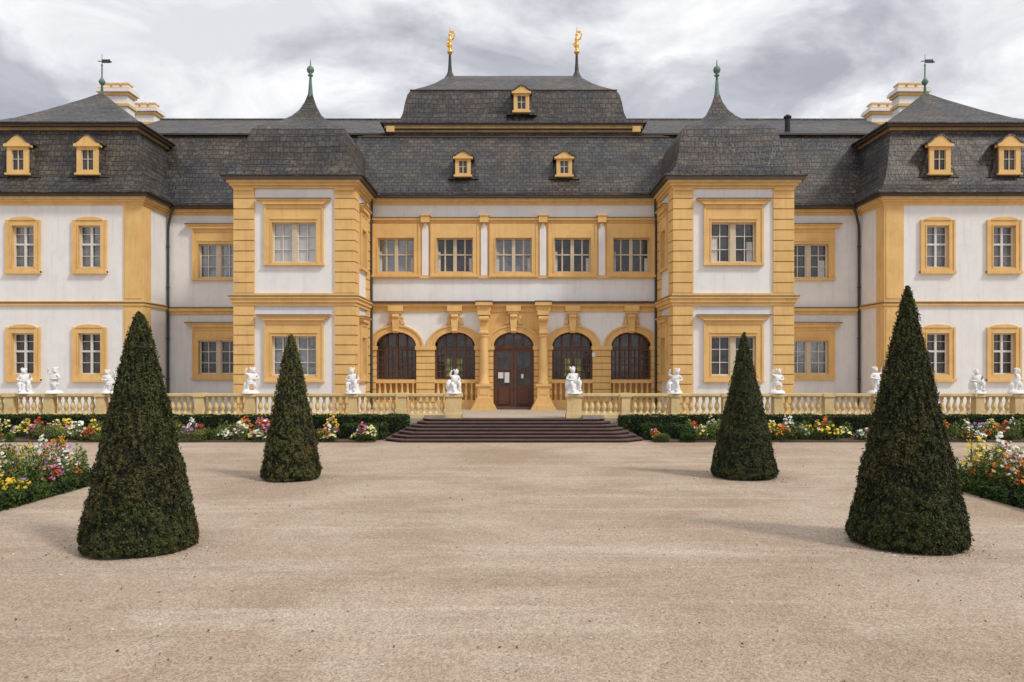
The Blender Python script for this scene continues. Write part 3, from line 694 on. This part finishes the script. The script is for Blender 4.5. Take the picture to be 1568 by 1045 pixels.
def boxhedge(x0,x1,y0,y1,z0,z1,name='box_hedge',dens=900,tint=(.05,.085,.02)):
    T=empty(name)
    b_=Bld('core','leaf_core',T); b_.box(x0+.05,x1-.05,y0+.05,y1-.05,z0,z1-.05); me=build_mesh('core',b_.v,b_.f,'leaf_core'); o=bpy.data.objects.new('core',me); scene.collection.objects.link(o); o.parent=T
    L,Wd,H=x1-x0,y1-y0,z1-z0; out=[]
    for area,fn in ((L*H,lambda n:np.stack([x0+rng.random(n)*L,np.full(n,y0),z0+rng.random(n)*H],1)),
                    (L*Wd,lambda n:np.stack([x0+rng.random(n)*L,y0+rng.random(n)*Wd,np.full(n,z1)],1)),
                    (Wd*H,lambda n:np.stack([np.full(n,x0),y0+rng.random(n)*Wd,z0+rng.random(n)*H],1)),
                    (Wd*H,lambda n:np.stack([np.full(n,x1),y0+rng.random(n)*Wd,z0+rng.random(n)*H],1))):
        out.append(fn(max(20,int(area*dens))))
    Pp=np.concatenate(out); nn=nval(Pp,3); Pp=Pp+rng.normal(size=Pp.shape)*.025; Pp[:,2]+=nn*.05
    g=np.clip(.5+nn+rng.normal(size=len(Pp))*.3,0,1)[:,None]
    col=np.array([.014,.026,.008])*(1-g)+np.array(tint)*g
    cloud('leaves',Pp,.06+rng.random(len(Pp))*.04,col,T)
for s in (-1,1):
    x0,x1=sorted((s*4.0,s*25.5)); boxhedge(x0,x1,29.45,29.95,0,.80,dens=700)
    x0,x1=sorted((s*4.75,s*6.3)); boxhedge(x0,x1,28.3,29.4,0,.50,dens=900)

PAL_F=[(.78,.77,.66),(.55,.04,.02),(.82,.58,.05),(.62,.18,.30),(.32,.17,.46),(.76,.70,.30),(.68,.17,.03),(.80,.79,.74)]
def flowerbed(x0,x1,y0,y1,h,nleaf,nfl,ls,fs,seed,blades=0,share=.6,clumps=5.5,bright=1.0):
    T=empty('flower_bed')
    b_=Bld('soil','soil',T); b_.box(x0,x1,y0,y1,-.05,.06); me=build_mesh('soil',b_.v,b_.f,'soil'); o=bpy.data.objects.new('soil',me); scene.collection.objects.link(o); o.parent=T
    L,Wd=x1-x0,y1-y0; nc=int(L*Wd*clumps); C_=np.stack([x0+rng.random(nc)*L,y0+rng.random(nc)*Wd],1)
    ch=h*(.35+.85*rng.random(nc)**1.3)
    cr=.16+.16*rng.random(nc)
    cn=np.array([noise.noise(Vector((c[0]*.5+seed*11,c[1]*.6,0))) for c in C_])
    ci=(np.floor((cn+1)*9+rng.random(nc)*3.2)).astype(int)%len(PAL_F)
    gv=rng.random(nc)[:,None]
    gcol=(np.array([[.045,.085,.018]])*(1-gv)+np.array([[.15,.19,.05]])*gv)*bright
    def samp(n,top):
        k=rng.integers(0,nc,n); u=np.sqrt(rng.random(n)); rad=cr[k]*u; a=rng.random(n)*6.283
        X=C_[k,0]+rad*np.cos(a); Y_=C_[k,1]+rad*np.sin(a)
        X=np.clip(X,x0-.05,x1+.05); Y_=np.clip(Y_,y0-.05,y1+.05)
        tz=(rng.random(n)**.6 if not top else .8+.32*rng.random(n))
        Z=.05+ch[k]*(1-.55*u**2)*tz
        return k,np.stack([X,Y_,Z],1)
    k,Pp=samp(nleaf,False)
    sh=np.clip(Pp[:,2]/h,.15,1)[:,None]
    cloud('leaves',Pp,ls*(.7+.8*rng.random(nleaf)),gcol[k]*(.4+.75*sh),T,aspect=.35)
    if blades:
        k,Pp=samp(blades,True); Pp[:,2]*=.8
        cloud('blades',Pp,ls*3.2*(.6+.8*rng.random(blades)),gcol[k]*1.15,T,aspect=.06,vert=.6)
    k,Pp=samp(nfl,True)
    idx=np.where(rng.random(nfl)<.88,ci[k],rng.integers(0,len(PAL_F),nfl))
    has=rng.random(nc)<share; sel=has[k]
    Pp=Pp[sel]; idx=idx[sel]; col=np.array(PAL_F)[idx]*(.7+.35*rng.random((len(Pp),1)))
    up=np.tile(np.array([[0,-.62,.78]]),(len(Pp),1))
    cloud('blossoms',Pp,fs*(.6+.9*rng.random(len(Pp))),col,T,up,aspect=.9,flat=.8)
for s in (-1,1):
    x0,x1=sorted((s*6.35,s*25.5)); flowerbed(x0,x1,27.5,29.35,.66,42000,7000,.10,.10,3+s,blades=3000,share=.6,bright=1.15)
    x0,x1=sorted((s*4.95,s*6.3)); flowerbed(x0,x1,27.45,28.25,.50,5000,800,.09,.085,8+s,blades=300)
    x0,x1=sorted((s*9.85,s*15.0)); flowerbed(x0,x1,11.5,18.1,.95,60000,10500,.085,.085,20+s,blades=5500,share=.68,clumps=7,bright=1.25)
    x0,x1=sorted((s*9.55,s*9.85)); boxhedge(x0,x1,11.3,18.5,0,.22,dens=1800,tint=(.06,.10,.02))
    x0,x1=sorted((s*9.86,s*15.0)); boxhedge(x0,x1,18.15,18.5,0,.22,dens=1200,tint=(.06,.10,.02))
LI=empty('yellow_lily'); PARENT=LI
for (x,y,z) in ((-10.35,17.9,1.02),(-10.2,17.7,.95),(10.1,17.4,.98),(10.2,17.2,.9),(10.75,17.3,.95)):
    P('stems','stem_green').tube([(x,y,0),(x+.03,y,z)],.012)
    for k in range(6):
        a=k*1.047; q=P('petals','petal_yellow')
        q.poly([(x+.02,y,z-.03),(x+.07*math.cos(a-.25),y+.07*math.sin(a-.25),z+.06),(x+.10*math.cos(a),y+.10*math.sin(a),z+.07),(x+.07*math.cos(a+.25),y+.07*math.sin(a+.25),z+.06)])
flush()
# scattered pebbles and dry leaves on the gravel
n=2600; Yy=5.5+21*rng.random(n)**1.4; Xx=(rng.random(n)*2-1)*np.minimum(9.2,Yy*.75)
sel=np.ones(n,bool)
for cx_,cy_ in ((-5.61,11.65),(5.93,11.9),(-5.34,18.7),(5.55,19.0)): sel&=((Xx-cx_)**2+(Yy-cy_)**2)>.8
Xx=Xx[sel];Yy=Yy[sel]; n=len(Xx)
for cx_,cy_ in ((-5.61,11.65),(5.93,11.9),(-5.34,18.7),(5.55,19.0)):
    k=260; a=rng.random(k)*6.283; q=.84+np.abs(rng.normal(size=k))*.28
    Xx=np.concatenate([Xx,cx_+q*np.cos(a)]); Yy=np.concatenate([Yy,cy_+q*np.sin(a)])
n=len(Xx); pal=np.array([(.16,.11,.07),(.10,.075,.055),(.55,.50,.43),(.20,.12,.05),(.62,.58,.52)])
cloud('gravel_debris',np.stack([Xx,Yy,np.full(n,.012)],1),.014+.028*rng.random(n)**2,pal[rng.integers(0,5,n)],None,np.tile([[0,0,1.]],(n,1)),.7,.75)

# ------------------------------------------------------------------ world, sun, camera
SUNV=Vector((.80,-.50,.0)).normalized(); EL=R(46)
wd=bpy.data.worlds.new('World'); scene.world=wd; wd.use_nodes=True; nt=wd.node_tree; nt.nodes.clear()
tc=N(nt,'ShaderNodeTexCoord'); sx=N(nt,'ShaderNodeSeparateXYZ'); nt.links.new(tc.outputs['Generated'],sx.inputs[0])
mxz=N(nt,'ShaderNodeMath',operation='MAXIMUM'); nt.links.new(sx.outputs['Z'],mxz.inputs[0]); mxz.inputs[1].default_value=0
ad=N(nt,'ShaderNodeMath',operation='ADD'); nt.links.new(mxz.outputs[0],ad.inputs[0]); ad.inputs[1].default_value=.22
dx=N(nt,'ShaderNodeMath',operation='DIVIDE'); nt.links.new(sx.outputs['X'],dx.inputs[0]); nt.links.new(ad.outputs[0],dx.inputs[1])
dy=N(nt,'ShaderNodeMath',operation='DIVIDE'); nt.links.new(sx.outputs['Y'],dy.inputs[0]); nt.links.new(ad.outputs[0],dy.inputs[1])
cb=N(nt,'ShaderNodeCombineXYZ'); nt.links.new(dx.outputs[0],cb.inputs[0]); nt.links.new(dy.outputs[0],cb.inputs[1])
def wn(sc,det,off,dist=.3,ro=.55):
    mp=N(nt,'ShaderNodeMapping'); mp.inputs['Location'].default_value=off; nt.links.new(cb.outputs[0],mp.inputs[0])
    n=N(nt,'ShaderNodeTexNoise',i_Scale=sc,i_Detail=det,i_Roughness=ro,i_Distortion=dist); nt.links.new(mp.outputs[0],n.inputs['Vector']); return n.outputs['Fac']
c1=ramp(nt,wn(1.9,11,(2.35,5.2,0),.35,.55),.43,.57,(.50,.505,.565,1),(.90,.90,.92,1))
c2=ramp(nt,wn(3.6,10,(7,2,1.0),.5,.6),.40,.66,(.90,.90,.92,1),(1.22,1.22,1.20,1))
cl=mixcol(nt,1.0,c1,c2,'MULTIPLY')
zr=N(nt,'ShaderNodeMapRange'); nt.links.new(sx.outputs['Z'],zr.inputs[0]); zr.inputs[1].default_value=.42; zr.inputs[2].default_value=.9; zr.inputs[3].default_value=1; zr.inputs[4].default_value=1.6
vm=N(nt,'ShaderNodeVectorMath',operation='SCALE'); nt.links.new(cl,vm.inputs[0]); nt.links.new(zr.outputs[0],vm.inputs['Scale'])
sky=N(nt,'ShaderNodeTexSky',sky_type='NISHITA'); sky.sun_disc=False; sky.sun_elevation=EL; sky.sun_rotation=math.atan2(SUNV.x,SUNV.y)
bg1=N(nt,'ShaderNodeBackground'); nt.links.new(sky.outputs[0],bg1.inputs[0]); bg1.inputs[1].default_value=.10
bg2=N(nt,'ShaderNodeBackground'); nt.links.new(vm.outputs[0],bg2.inputs[0]); bg2.inputs[1].default_value=1.0
ms=N(nt,'ShaderNodeMixShader'); ms.inputs[0].default_value=.94; nt.links.new(bg1.outputs[0],ms.inputs[1]); nt.links.new(bg2.outputs[0],ms.inputs[2])
ow=N(nt,'ShaderNodeOutputWorld'); nt.links.new(ms.outputs[0],ow.inputs[0])

sl=bpy.data.lights.new('sun','SUN'); sl.energy=2.1; sl.angle=R(8); sl.color=(1,.945,.86)
so=bpy.data.objects.new('sun',sl); scene.collection.objects.link(so)
v=Vector((SUNV.x*math.cos(EL),SUNV.y*math.cos(EL),math.sin(EL))); so.rotation_euler=v.to_track_quat('Z','Y').to_euler(); so.location=v*50

cam=bpy.data.cameras.new('camera'); co=bpy.data.objects.new('camera',cam); scene.collection.objects.link(co); scene.camera=co
co.location=(-.075,0,2.7); co.rotation_euler=(R(90),0,0); cam.sensor_width=36; cam.lens=27.55; cam.shift_y=.0239; cam.clip_end=3000
scene.view_settings.view_transform='Standard'; scene.view_settings.look='None'; scene.view_settings.exposure=0
